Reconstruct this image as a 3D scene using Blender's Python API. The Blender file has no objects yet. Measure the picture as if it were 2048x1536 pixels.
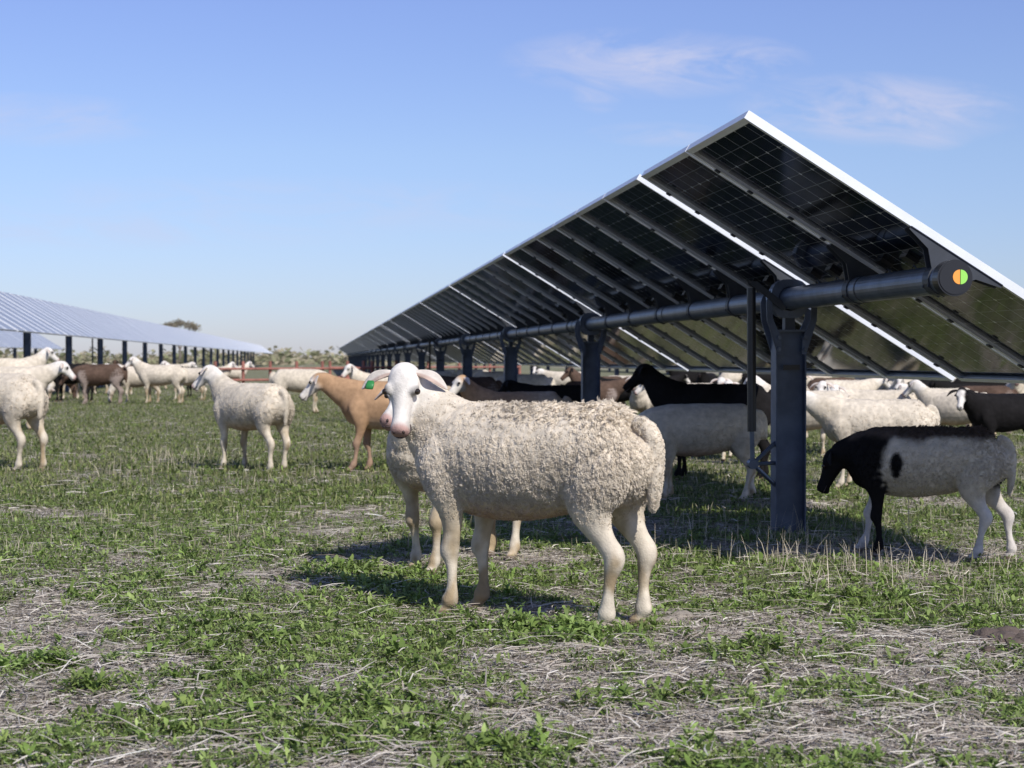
import bpy, math, random, bmesh
import numpy as np
from mathutils import Vector, Matrix, kdtree
random.seed(3); rng=np.random.default_rng(7)
sc=bpy.context.scene
F=1600.0; TH=math.atan(190/1600); CT,ST=math.cos(TH),math.sin(TH); H=1.05; HY=358.0
def W(xc,d): return (xc*CT+d*ST, d*CT-xc*ST)
def PX(px,d): return W((px-512)/F*d,d)
# ---------------- noise
def _h(ix,iy,iz,s):
    M=0xffffffff
    n=(ix*374761393+iy*668265263+iz*1440662683+s*974711)&M
    n=((n^(n>>13))*1274126177)&M
    n=((n^(n>>15))*1103515245)&M
    return ((n^(n>>16))&0xffff)/65535.0
def vn(P,s=0):
    P=np.asarray(P,float)
    I=np.floor(P).astype(np.int64); f=P-I; f=f*f*(3-2*f)
    r=0
    for a in (0,1):
        for b in (0,1):
            for c in (0,1):
                w=(f[:,0] if a else 1-f[:,0])*(f[:,1] if b else 1-f[:,1])*(f[:,2] if c else 1-f[:,2])
                r=r+w*_h(I[:,0]+a,I[:,1]+b,I[:,2]+c,s)
    return r
def fbm(P,o=4,s=0):
    P=np.asarray(P,float);r=0;A=0;a=1
    for i in range(o):
        r=r+a*vn(P*(2**i)+i*17.3,s+i);A+=a;a*=.5
    return r/A
def n2(x,y,sc_,o=3,s=0):
    return fbm(np.stack([np.asarray(x)*sc_,np.asarray(y)*sc_,np.zeros_like(np.asarray(x,float))],1),o,s)
def sst(a,b,x): 
    t=np.clip((x-a)/(b-a),0,1); return t*t*(3-2*t)
# ---------------- materials
def newmat(name):
    m=bpy.data.materials.new(name); m.use_nodes=True
    nt=m.node_tree; b=nt.nodes["Principled BSDF"]; return m,nt,b
def simple(name,col,rough=.6,metal=0,noise=0,nscale=20,bump=0,bscale=60):
    m,nt,b=newmat(name)
    b.inputs['Base Color'].default_value=(*col,1); b.inputs['Roughness'].default_value=rough; b.inputs['Metallic'].default_value=metal
    tc=nt.nodes.new('ShaderNodeTexCoord')
    if noise:
        n=nt.nodes.new('ShaderNodeTexNoise'); n.inputs['Scale'].default_value=nscale; n.inputs['Detail'].default_value=5
        nt.links.new(tc.outputs['Object'],n.inputs['Vector'])
        r=nt.nodes.new('ShaderNodeMapRange'); r.inputs['From Min'].default_value=.3; r.inputs['From Max'].default_value=.7
        r.inputs['To Min'].default_value=1-noise; r.inputs['To Max'].default_value=1+noise
        nt.links.new(n.outputs['Fac'],r.inputs['Value'])
        v=nt.nodes.new('ShaderNodeVectorMath'); v.operation='SCALE'; v.inputs[0].default_value=col
        nt.links.new(r.outputs[0],v.inputs['Scale']); nt.links.new(v.outputs[0],b.inputs['Base Color'])
    if bump:
        n=nt.nodes.new('ShaderNodeTexNoise'); n.inputs['Scale'].default_value=bscale
        nt.links.new(tc.outputs['Object'],n.inputs['Vector'])
        bp=nt.nodes.new('ShaderNodeBump'); bp.inputs['Strength'].default_value=bump; bp.inputs['Distance'].default_value=.01
        nt.links.new(n.outputs['Fac'],bp.inputs['Height']); nt.links.new(bp.outputs[0],b.inputs['Normal'])
    return m
def attrmat(name,rough=.7,transl=0,noise=.0,nscale=30,bump=0,bscale=80,bdist=.01,spec=.3):
    m,nt,b=newmat(name)
    a=nt.nodes.new('ShaderNodeAttribute'); a.attribute_name='Col'
    b.inputs['Roughness'].default_value=rough; b.inputs['Specular IOR Level'].default_value=spec
    col=a.outputs['Color']; tc=nt.nodes.new('ShaderNodeTexCoord')
    if noise:
        n=nt.nodes.new('ShaderNodeTexNoise'); n.inputs['Scale'].default_value=nscale; n.inputs['Detail'].default_value=6
        nt.links.new(tc.outputs['Object'],n.inputs['Vector'])
        r=nt.nodes.new('ShaderNodeMapRange'); r.inputs['From Min'].default_value=.3; r.inputs['From Max'].default_value=.7
        r.inputs['To Min'].default_value=1-noise; r.inputs['To Max'].default_value=1+noise
        nt.links.new(n.outputs['Fac'],r.inputs['Value'])
        v=nt.nodes.new('ShaderNodeVectorMath'); v.operation='SCALE'
        nt.links.new(col,v.inputs[0]); nt.links.new(r.outputs[0],v.inputs['Scale']); col=v.outputs[0]
    nt.links.new(col,b.inputs['Base Color'])
    if bump:
        n=nt.nodes.new('ShaderNodeTexNoise'); n.inputs['Scale'].default_value=bscale; n.inputs['Detail'].default_value=5
        nt.links.new(tc.outputs['Object'],n.inputs['Vector'])
        bp=nt.nodes.new('ShaderNodeBump'); bp.inputs['Strength'].default_value=bump; bp.inputs['Distance'].default_value=bdist
        nt.links.new(n.outputs['Fac'],bp.inputs['Height']); nt.links.new(bp.outputs[0],b.inputs['Normal'])
    if transl:
        t=nt.nodes.new('ShaderNodeBsdfTranslucent'); nt.links.new(col,t.inputs['Color'])
        mx=nt.nodes.new('ShaderNodeMixShader'); mx.inputs[0].default_value=transl
        nt.links.new(b.outputs[0],mx.inputs[1]); nt.links.new(t.outputs[0],mx.inputs[2])
        nt.links.new(mx.outputs[0],nt.nodes['Material Output'].inputs['Surface'])
    return m
M_coat=attrmat('sheep_coat',.9,0,.18,22,.45,150,.005,.1)
M_wool=attrmat('wool_strands',.95,0,spec=.05)
M_eye=simple('eye',(.02,.012,.008),.08)
M_dark=simple('dark_skin',(.05,.03,.028),.6)
M_tag=simple('ear_tag_green',(.03,.20,.05),.4)
M_grass=attrmat('grass_blades',.6,.3,spec=.2)
M_straw=attrmat('dry_straw',.75,.1,spec=.2)
M_stone=simple('stone',(.45,.41,.36),.9,0,.2,8,.6,30)
M_steel=simple('galvanized_steel',(.12,.14,.18),.42,.6,.25,9,.1,60)
M_post=simple('post_steel',(.10,.12,.165),.5,.5,.3,6,.1,50)
M_black=simple('black_plastic',(.012,.012,.014),.35)
M_alu=simple('aluminium_frame',(.74,.75,.77),.42,.25,.05,8)
M_brk=simple('bracket_steel',(.05,.055,.065),.5,.5,.2,10)
M_orange=simple('sticker_orange',(.85,.33,.05),.5)
M_green=simple('sticker_green',(.3,.68,.10),.5)
M_red=simple('red_rail_paint',(.30,.12,.09),.7,0,.3,3)
M_rope=simple('cable',(.02,.02,.02),.5)
M_glare=simple('glare_solar_glass',(.26,.27,.285),.32,0,.12,1.5)  # sun glare at grazing view, put into the glass as a pale base colour
# ---------------- mesh builder
class MB:
    def __init__(s): s.v=[];s.f=[];s.m=[];s.mats=[];s.uv={}
    def mi(s,m):
        if m not in s.mats: s.mats.append(m)
        return s.mats.index(m)
    def add(s,vs,fs,m):
        o=len(s.v); s.v+= [tuple(v) for v in vs]; k=s.mi(m)
        for f in fs: s.f.append(tuple(i+o for i in f)); s.m.append(k)
    def box(s,O,A,B,C,m):
        O=np.array(O);A=np.array(A);B=np.array(B);C=np.array(C)
        vs=[O,O+A,O+A+B,O+B,O+C,O+A+C,O+A+B+C,O+B+C]
        s.add(vs,[(0,3,2,1),(4,5,6,7),(0,1,5,4),(1,2,6,5),(2,3,7,6),(3,0,4,7)],m)
    def cyl(s,p0,p1,r0,m,r1=None,n=20,cap=True):
        r1=r0 if r1 is None else r1
        p0=Vector(p0);p1=Vector(p1);d=(p1-p0).normalized()
        a=d.orthogonal().normalized();b=d.cross(a)
        vs=[];fs=[]
        for p,r in((p0,r0),(p1,r1)):
            for i in range(n):
                t=2*math.pi*i/n; vs.append(p+a*math.cos(t)*r+b*math.sin(t)*r)
        for i in range(n): j=(i+1)%n; fs.append((i,j,n+j,n+i))
        if cap: fs.append(tuple(range(n))[::-1]); fs.append(tuple(range(n,2*n)))
        s.add(vs,fs,m)
    def prism(s,pts,off,m):
        n=len(pts);pts=[np.array(p) for p in pts];off=np.array(off)
        s.add(pts+[p+off for p in pts],[tuple(range(n))[::-1],tuple(range(n,2*n))]+[(i,(i+1)%n,n+(i+1)%n,n+i) for i in range(n)],m)
    def build(s,name,smooth=False,parent=None,uvfun=None):
        me=bpy.data.meshes.new(name); me.from_pydata(s.v,[],s.f)
        for m in s.mats: me.materials.append(m)
        me.polygons.foreach_set('material_index',s.m)
        if smooth: me.shade_smooth()
        me.update(); o=bpy.data.objects.new(name,me); sc.collection.objects.link(o)
        if parent: o.parent=parent
        return o
# ---------------- solar rows
TILT=math.radians(31.5); eu=np.array([-math.cos(TILT),0,math.sin(TILT)]); en=np.array([math.sin(TILT),0,math.cos(TILT)]); ey=np.array([0,1.,0])
def glassmat():
    m,nt,b=newmat('solar_cells')
    N=nt.nodes.new; L=nt.links.new
    uv=N('ShaderNodeUVMap'); sp=N('ShaderNodeSeparateXYZ'); L(uv.outputs[0],sp.inputs[0])
    def math_(op,a,b_=None,c=None):
        x=N('ShaderNodeMath'); x.operation=op
        for i,q in enumerate((a,b_,c)):
            if q is None: continue
            if isinstance(q,(int,float)): x.inputs[i].default_value=q
            else: L(q,x.inputs[i])
        return x.outputs[0]
    def lines(c,p,w):
        f=math_('FRACT',math_('DIVIDE',c,p)); d=math_('ABSOLUTE',math_('SUBTRACT',f,.5)); return math_('GREATER_THAN',d,.5-w/p/2)
    a=lines(sp.outputs[0],.0925,.003); c=lines(sp.outputs[1],.182,.0045)
    a2=lines(sp.outputs[0],.185,.017); c2=lines(sp.outputs[1],.182,.017)
    dia=math_('MULTIPLY',a2,c2)
    t=math_('MAXIMUM',math_('MULTIPLY',c,.75),math_('MAXIMUM',math_('MULTIPLY',a,.42),dia))
    mx=N('ShaderNodeMix'); mx.data_type='RGBA'; L(t,mx.inputs[0])
    mx.inputs[6].default_value=(.004,.006,.013,1); mx.inputs[7].default_value=(.50,.52,.54,1)
    L(mx.outputs[2],b.inputs['Base Color']); b.inputs['Roughness'].default_value=.08; b.inputs['IOR'].default_value=1.36
    return m
M_glass=glassmat()
def solar_row(name,X,Z,Y0,n,detail=16,first=2,per=6,gap=.13,lowpoly_after=40,endcap=True,gz=0,fw=.012,top=None):
    mb=MB(); uvs=[]
    base=np.array([X,0,Z]); C=base+en*.125
    def bx(u0,u1,y0,y1,n0,n1,m): mb.box(C+eu*u0+ey*y0+en*n0,eu*(u1-u0),ey*(y1-y0),en*(n1-n0),m)
    def glass(u0,u1,y0,y1):
        for nn,flip in((.024,0),(.0325,1)):
            P=[C+eu*u0+ey*y0+en*nn,C+eu*u1+ey*y0+en*nn,C+eu*u1+ey*y1+en*nn,C+eu*u0+ey*y1+en*nn]
            uvs.append((len(mb.f),[(0,0),(u1-u0,0),(u1-u0,y1-y0),(0,y1-y0)]))
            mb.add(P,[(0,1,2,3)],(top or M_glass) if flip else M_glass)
    y=Y0; posts=[]; hl=1.14; L=1.134
    for i in range(n):
        if i>=first and (i-first)%per==0:
            posts.append(y+gap/2-.01); y+=gap-.02
        if i and i%37==0: y+=.25
        j=.003*math.sin(i*2.3)
        y1=y+L
        fb=.040+j
        bx(-hl,hl,y,y+fw,0,fb,M_alu); bx(-hl,hl,y1-fw,y1,0,fb,M_alu)
        bx(-hl,-hl+.012,y+fw+.0005,y1-fw-.0005,0,.039,M_alu); bx(hl-.012,hl,y+fw+.0005,y1-fw-.0005,0,.039,M_alu)
        if i<lowpoly_after:
            bx(-hl+.0125,hl-.0125,y+.0122,y+.030,.001,.004,M_alu); bx(-hl+.0125,hl-.0125,y1-.030,y1-.0122,.001,.004,M_alu)
            bx(-hl+.0125,-hl+.034,y+.035,y1-.035,.001,.004,M_alu); bx(hl-.034,hl-.0125,y+.035,y1-.035,.001,.004,M_alu)
        glass(-hl+.0122,hl-.0122,y+fw+.0002,y1-fw-.0002)
        if i<detail:
            for k in(-.35,0,.35):
                bx(-.02,.05,y+L/2+k-.045,y+L/2+k+.045,.004,.0235,M_black)
            for k in(-.95,-.75,-.5,-.3,.3,.5,.75,.95):
                bx(k-.014,k+.014,y1-.034,y1-.002,-.008,.0005,M_brk)
            for a0,a1 in((-.35,0),(0,.35),(.35,.78)):
                q=[C+eu*(-.02-.05*math.sin(math.pi*t))+ey*(y+L/2+a0+(a1-a0)*t)+en*(.0-.05*math.sin(math.pi*t)) for t in(0,.25,.5,.75,1)]
                for s_ in range(4): mb.cyl(q[s_],q[s_+1],.004,M_rope,n=5,cap=False)
        if i<60:
            yb=y-.012 if i else y+.02
            pr=[(-.25,-.004),(.25,-.004),(.25,-.016),(.13,-.045),(.062,-.12),(.045,-.19),(-.045,-.19),(-.062,-.12),(-.13,-.045),(-.25,-.016)]
            for dy in ((-.028,.034) if i<detail else (0,)):
                mb.prism([C+eu*a+en*b+ey*(yb+dy) for a,b in pr],ey*.006,M_brk)
            bx(-.25,.25,yb-.034,yb+.046,-.004,-.0005,M_brk)
            if i<30: mb.cyl(base+ey*(yb-.03),base+ey*(yb+.04),.072,M_brk,n=24)
        y=y1+.02
    Yend=y
    y0t=Y0-.13
    mb.cyl(base+ey*y0t,base+ey*(Yend+.1),.066,M_steel,n=28)
    for k in range(0,12):
        yy=Y0+1.0+k*4.63
        if yy<Yend: mb.cyl(base+ey*yy,base+ey*(yy+.012),.0685,M_brk,n=28)
    if endcap:
        mb.cyl(base+ey*(y0t-.012),base+ey*(y0t+.05),.080,M_black,n=40)
        mb.cyl(base+ey*(y0t-.016),base+ey*(y0t-.0125),.072,M_black,n=40)
        for m,a0 in((M_orange,90),(M_green,-90)):
            pts=[base+ey*(y0t-.018)+np.array([.022+ .0016*(1 if a0<0 else -1),0,.004])+.032*np.array([math.cos(math.radians(a0+t)),0,math.sin(math.radians(a0+t))]) for t in range(0,181,10)]
            mb.prism(pts,ey*.0015,m)
    for k,py in enumerate(posts):
        if k>22: break
        zt=Z-.19
        hw=.088
        for s_ in(-1,1):
            mb.box([X+s_*hw-.004,py-.055,gz-.2],[.008,0,0],[0,.11,0],[0,0,zt-gz+.2],M_post)
        mb.box([X-hw+.0042,py-.004,gz-.2],[2*hw-.0084,0,0],[0,.008,0],[0,0,zt-gz+.2],M_post)
        ri,ro=.072,.112; nseg=26
        pts=[];
        for yy in(py-.035,py+.035):
            for r in(ri,ro):
                for a in range(nseg):
                    t=2*math.pi*a/nseg; rr=r*(1+.12*abs(math.sin(t*2)) if r==ro else 1)
                    pts.append((X+rr*math.cos(t),yy,Z+rr*math.sin(t)))
        fs=[]
        for a in range(nseg):
            b_=(a+1)%nseg
            fs+=[(a,b_,nseg+b_,nseg+a),(2*nseg+a,3*nseg+a,3*nseg+b_,2*nseg+b_),(nseg+a,nseg+b_,3*nseg+b_,3*nseg+a),(a,2*nseg+a,2*nseg+b_,b_)]
        mb.add(pts,fs,M_steel)
        for yy in(py-.068,py+.056):
            for q in(-1,1):
                mb.prism([(X+q*.13,yy,Z+.05),(X+q*.155,yy,Z-.02),(X+q*.150,yy,Z-.13),(X+q*.105,yy,Z-.27),(X+q*.085,yy,Z-.33),(X+q*.06,yy,Z-.33),(X+q*.065,yy,Z-.23),(X+q*.115,yy,Z-.12),(X+q*.12,yy,Z-.02)],(0,.01,0),M_post)
        mb.box([X-.10,py-.06,Z-.195],[.20,0,0],[0,.12,0],[0,0,.012],M_steel)
        mb.box([X-.03,py-.03,Z-.184],[.06,0,0],[0,.06,0],[0,0,.075],M_brk)
        for s_ in(-.08,.08): 
            for zz in(.23,.30): mb.cyl((X+s_,py-.085,Z-zz),(X+s_,py+.08,Z-zz),.012,M_steel,n=8)
        if k in(0,4):
            dx=-.245; yd=py-.10
            mb.cyl((X+dx-.01,yd,Z+.06),(X+dx-.005,yd,.62),.026,M_black,n=16)
            mb.cyl((X+dx-.005,yd,.64),(X+dx,yd,.44),.014,M_steel,n=12)
            mb.cyl((X+dx,yd-.03,.43),(X+dx,yd+.03,.43),.03,M_steel,n=12)
            for z1 in(.55,.30):
                mb.cyl((X+dx,yd,.43),(X-hw,py-.03,z1),.013,M_steel,n=8)
            mb.cyl((X+dx,yd,.43),(X-hw,py-.03,.43),.012,M_steel,n=8)
            mb.prism([(X+dx-.03,yd+.02,Z+.10),(X+dx+.03,yd+.02,Z+.10),(X-.02,yd+.02,Z-.05),(X-.06,yd+.02,Z-.07)],(0,.012,0),M_brk)
            mb.box([X-.05,py-.0625,Z-.42],[.1,0,0],[0,.002,0],[0,0,.03],M_black)
    o=mb.build(name)
    me=o.data; uvl=me.uv_layers.new(name='UVMap'); 
    for fi,co in uvs:
        ls=me.polygons[fi].loop_start
        for k in range(4): uvl.data[ls+k].uv=co[k]
    return o
solar_row('solar_panel_row',2.746,H+.35,6.86,150)
solar_row('solar_panel_row',-7.75,2.12,26.0,170,detail=0,lowpoly_after=0,first=3,endcap=False,fw=.07,top=M_glare)
solar_row('solar_panel_row',-18.3,2.1,40.0,60,detail=0,lowpoly_after=0,endcap=False,fw=.07,top=M_glare)
solar_row('solar_panel_row',12.6,H+.35,16.0,110,detail=0,lowpoly_after=0,endcap=False)
solar_row('solar_panel_row',22.5,H+.35,30.0,90,detail=0,lowpoly_after=0,endcap=False)
# ---------------- ground
def gz(x,y):
    x=np.atleast_1d(np.asarray(x,float));y=np.atleast_1d(np.asarray(y,float))
    return .05*(n2(x,y,.5,2,5)-.5)+.022*(n2(x,y,5,3,9)-.5)
def green(x,y):
    x=np.atleast_1d(np.asarray(x,float));y=np.atleast_1d(np.asarray(y,float))
    d=y*CT+x*ST
    g=n2(x,y,1.1,3,21)*.55+n2(x,y,4.1,3,33)*.45
    g=g+.09*sst(4.6,6.6,d)-.012+.075*sst(8,18,d)
    return sst(.42,.58,g)
def axis(lo,hi,a,b,st,grow=1.25):
    c=list(np.arange(a,b,st)); s=st; x=c[-1]
    while x<hi: s*=grow; x+=s; c.append(min(x,hi))
    s=st; x=a; pre=[]
    while x>lo: s*=grow; x-=s; pre.append(max(x,lo))
    return np.array(pre[::-1]+c)
ax=axis(-3000,3000,-5,7.5,.06); ay=axis(-60,6000,2.5,15,.06)
GX,GY=np.meshgrid(ax,ay); gx=GX.ravel();gy=GY.ravel()
zz=gz(gx,gy); 
me=bpy.data.meshes.new('ground'); nv=len(gx)
me.vertices.add(nv); me.vertices.foreach_set('co',np.stack([gx,gy,zz],1).ravel())
nx=len(ax);ny=len(ay)
I,J=np.meshgrid(np.arange(nx-1),np.arange(ny-1)); a=(J*nx+I).ravel()
q=np.stack([a,a+1,a+1+nx,a+nx],1)
me.loops.add(q.size); me.loops.foreach_set('vertex_index',q.ravel()); me.polygons.add(len(q)); me.polygons.foreach_set('loop_start',np.arange(len(q))*4)
me.update(calc_edges=True); me.shade_smooth()
g=green(gx,gy); at=me.attributes.new('Green','FLOAT','POINT'); at.data.foreach_set('value',g)
m,nt,b=newmat('field_soil'); N=nt.nodes.new; L=nt.links.new
tc=N('ShaderNodeTexCoord')
def noise(s,d=6,r=.6):
    n=N('ShaderNodeTexNoise'); n.inputs['Scale'].default_value=s; n.inputs['Detail'].default_value=d; n.inputs['Roughness'].default_value=r; L(tc.outputs['Object'],n.inputs['Vector']); return n.outputs['Fac']
def ramp(f,st):
    r=N('ShaderNodeValToRGB'); L(f,r.inputs[0]); e=r.color_ramp.elements
    while len(e)<len(st): e.new(.5)
    for i,(p,c) in enumerate(st): e[i].position=p; e[i].color=(*c,1)
    return r.outputs[0]
def mixc(f,a,b_,mode='MIX'):
    x=N('ShaderNodeMix'); x.data_type='RGBA'; x.blend_type=mode
    if isinstance(f,float): x.inputs[0].default_value=f
    else: L(f,x.inputs[0])
    L(a,x.inputs[6]); L(b_,x.inputs[7]); return x.outputs[2]
soil=ramp(noise(35,8,.7),[(.3,(.13,.10,.08)),(.48,(.32,.275,.225)),(.62,(.46,.41,.345)),(.8,(.56,.52,.45))])
gr=ramp(noise(22,8,.75),[(.3,(.045,.055,.022)),(.5,(.12,.14,.05)),(.68,(.22,.22,.10)),(.85,(.35,.32,.20))])
ga=N('ShaderNodeAttribute'); ga.attribute_name='Green'
gm=N('ShaderNodeMath'); gm.operation='MULTIPLY_ADD'; L(ga.outputs['Fac'],gm.inputs[0]); gm.inputs[1].default_value=.6; 
n6=N('ShaderNodeMath'); n6.operation='MULTIPLY_ADD'; L(noise(6,5),n6.inputs[0]); n6.inputs[1].default_value=.8; n6.inputs[2].default_value=-.32; L(n6.outputs[0],gm.inputs[2]); gm.use_clamp=True
c=mixc(gm.outputs[0],soil,gr)
L(c,b.inputs['Base Color']); b.inputs['Roughness'].default_value=.95; b.inputs['Specular IOR Level'].default_value=.1
bp=N('ShaderNodeBump'); bp.inputs['Strength'].default_value=.9; bp.inputs['Distance'].default_value=.03; L(noise(45,6,.7),bp.inputs['Height']); L(bp.outputs[0],b.inputs['Normal'])
me.materials.append(m); ob=bpy.data.objects.new('ground',me); sc.collection.objects.link(ob)
# ---------------- vegetation
class Strips:
    def __init__(s): s.V=[];s.C=[]
    def add(s,P0,P1,P2,S,w0,w1,w2,col,tipcol=None):
        w0=np.asarray(w0).reshape(-1,1)*np.ones((len(P0),1));w1=np.asarray(w1).reshape(-1,1)*np.ones((len(P0),1));w2=np.asarray(w2).reshape(-1,1)*np.ones((len(P0),1))
        a,b=P0-S*w0,P0+S*w0;c,d=P1-S*w1,P1+S*w1;e,f=P2-S*w2,P2+S*w2
        V=np.concatenate([np.stack([a,b,d,c],1),np.stack([c,d,f,e],1)],0)
        t=col if tipcol is None else tipcol
        s.V.append(V); s.C.append(np.concatenate([np.repeat(col[:,None],4,1),np.repeat(t[:,None],4,1)],0))
    def build(s,name,mat):
        V=np.concatenate(s.V);C=np.concatenate(s.C); n=len(V)
        me=bpy.data.meshes.new(name); me.vertices.add(4*n); me.vertices.foreach_set('co',V.astype(np.float32).ravel())
        me.loops.add(4*n); me.loops.foreach_set('vertex_index',np.arange(4*n,dtype=np.int32)); me.polygons.add(n); me.polygons.foreach_set('loop_start',np.arange(n,dtype=np.int32)*4)
        me.update(calc_edges=True)
        at=me.color_attributes.new('Col','FLOAT_COLOR','POINT'); at.data.foreach_set('color',np.concatenate([C.reshape(-1,3),np.ones((4*n,1))],1).astype(np.float32).ravel())
        me.materials.append(mat); o=bpy.data.objects.new(name,me); sc.collection.objects.link(o); return o
def scatter(n,d0,d1,p=1.3,marg=.6):
    u=rng.random(n); k=2-p
    d=(d0**k+u*(d1**k-d0**k))**(1/k)
    hw=d*.33+marg; xc=(rng.random(n)*2-1)*hw
    return xc*CT+d*ST, d*CT-xc*ST, d
def rv(n): return rng.random(n)
def pal(n,cols):
    cols=np.array(cols); i=rng.integers(0,len(cols),n); j=rng.integers(0,len(cols),n); t=rv(n)[:,None]
    return np.clip((cols[i]*t+cols[j]*(1-t))*(.7+.6*rv(n)[:,None]),0,.8)
G1=[(.12,.175,.04),(.17,.23,.06),(.23,.265,.085),(.07,.105,.03),(.28,.285,.12)]
S1=[(.50,.44,.35),(.60,.55,.465),(.33,.28,.225),(.22,.18,.145),(.66,.61,.53),(.41,.355,.295)]
gs=Strips(); ss=Strips(); ws=Strips()
def blades(n,d0,d1,h0,h1,w,keep,st,cols,p=1.3,bend=.6):
    x,y,d=scatter(n,d0,d1,p); g=green(x,y); k=rv(n)<keep(g); x,y,d,g=x[k],y[k],d[k],g[k]; n=len(x)
    z=gz(x,y); h=h0+(h1-h0)*rv(n)**1.5; h=h*(.6+.6*g); a=rv(n)*6.283; b_=rv(n)*bend
    D=np.stack([np.cos(a),np.sin(a),np.zeros(n)],1); P0=np.stack([x,y,z-.004],1)
    up=np.array([0,0,1.])
    P1=P0+up*(h*.55)[:,None]+D*(h*b_*.35)[:,None]; P2=P0+up*(h*(1-.35*b_))[:,None]+D*(h*b_)[:,None]
    a2=a+1.57+(rv(n)-.5)*1.5; S=np.stack([np.cos(a2),np.sin(a2),np.zeros(n)],1)
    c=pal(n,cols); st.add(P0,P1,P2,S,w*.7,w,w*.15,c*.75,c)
blades(170000,3.6,13,.012,.045,.0018,lambda g:.08+.8*g,gs,G1,bend=1.1)
blades(140000,10,60,.03,.08,.0045,lambda g:.3+.65*g,gs,G1,p=1.2,bend=.9)
blades(45000,8,60,.03,.09,.0035,lambda g:.7+0*g,gs,[(.42,.38,.25),(.34,.33,.18),(.5,.45,.34)],p=1.2)
def weeds(n,d0,d1,nl,ls,keep,cols,tall=.06,pts=None,w=.26,p=1.3,el0=.15,spread=.02):
    if pts is None:
        x,y,d=scatter(n,d0,d1,p); g=green(x,y); k=rv(n)<keep(g); x,y=x[k],y[k]
    else: x,y=pts
    n=len(x); z=gz(x,y); hh=tall*(.2+.9*rv(n)); sz=.5+.9*rv(n); base=pal(n,cols)
    for i in range(nl):
        a=rv(n)*6.283; t=rv(n); el=el0+1.0*rv(n)
        P0=np.stack([x+(rv(n)-.5)*spread,y+(rv(n)-.5)*spread,z+hh*t],1); ll=ls*sz*(.6+.7*rv(n))
        D=np.stack([np.cos(a)*np.cos(el),np.sin(a)*np.cos(el),np.sin(el)],1); D2=D.copy(); D2[:,2]-=.55
        P1=P0+D*(ll*.5)[:,None]; P2=P1+D2*(ll*.5)[:,None]
        S=np.stack([-np.sin(a),np.cos(a),(rv(n)-.5)*.6],1); c=base*(.75+.55*rv(n)[:,None])
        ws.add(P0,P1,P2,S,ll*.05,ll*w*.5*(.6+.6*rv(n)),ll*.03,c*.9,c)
G2=[(.17,.255,.055),(.22,.31,.08),(.29,.365,.12),(.11,.165,.04),(.22,.28,.08)]
weeds(50000,3.6,13,7,.027,lambda g:.07+.85*g,G2,tall=.035,spread=.05)
weeds(8000,3.6,9.5,9,.044,lambda g:.08+.5*g,G2,tall=.04,w=.28,spread=.03)
weeds(24000,11,45,6,.045,lambda g:.15+.8*g,G1,tall=.06,w=.35,p=1.1,spread=.12)
def clump(px,py,n,r):
    d=F*H/(py-HY); X,Y=PX(px,d); a=rv(n)*6.283; q=r*np.abs(rng.normal(size=n))*.6; return X+q*np.cos(a)*1.6,Y+q*np.sin(a)
for px,py,n,r in((560,632,100,.2),(590,640,60,.16),(520,630,50,.16),(40,668,50,.14),(350,575,160,.35),(95,690,40,.14),(380,590,60,.3),(670,700,60,.3),(330,705,40,.2),(500,755,40,.2),(850,600,60,.3),(250,640,60,.3),(760,650,60,.3)):
    weeds(0,0,0,11,.046,None,[(.22,.31,.08),(.28,.37,.12),(.17,.26,.06)] if px in(560,590,520,40) else G2,tall=.05,pts=clump(px,py,n,r),w=.26)
def straw(n,d0,d1,l0,l1,w,keep,cols,zr=.02,tilt=.25,pts=None,p=1.3):
    if pts is None:
        x,y,d=scatter(n,d0,d1,p); g=green(x,y); k=rv(n)<keep(g); x,y=x[k],y[k]
    else: x,y=pts
    n=len(x); z=gz(x,y)+rv(n)*zr; a=rv(n)*6.283; t=(rv(n)-.35)*tilt; l=l0+(l1-l0)*rv(n)**2.2
    D=np.stack([np.cos(a),np.sin(a),t],1); a2=a+(rv(n)-.5)*.8; D2=np.stack([np.cos(a2),np.sin(a2),t*.3-.1*tilt],1)
    P0=np.stack([x,y,z],1); P1=P0+D*(l*.5)[:,None]; P2=P1+D2*(l*.5)[:,None]
    S=np.stack([-np.sin(a),np.cos(a),(rv(n)-.5)*1.2],1); c=pal(n,cols)
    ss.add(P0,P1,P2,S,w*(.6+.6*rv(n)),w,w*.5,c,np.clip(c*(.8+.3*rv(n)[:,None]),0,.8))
straw(130000,3.6,13,.02,.12,.0015,lambda g:1-.6*g,S1,zr=.025)
straw(20000,3.6,10,.05,.24,.0020,lambda g:1-.6*g,S1,zr=.04,tilt=.35)
straw(45000,10,45,.05,.22,.0035,lambda g:.9-.6*g,S1,zr=.05,p=1.1)
straw(45000,3.6,9,.008,.024,.0045,lambda g:1-.5*g,[(.32,.27,.22),(.5,.45,.38),(.15,.12,.09),(.6,.56,.5)],zr=.012,tilt=.8)
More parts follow.
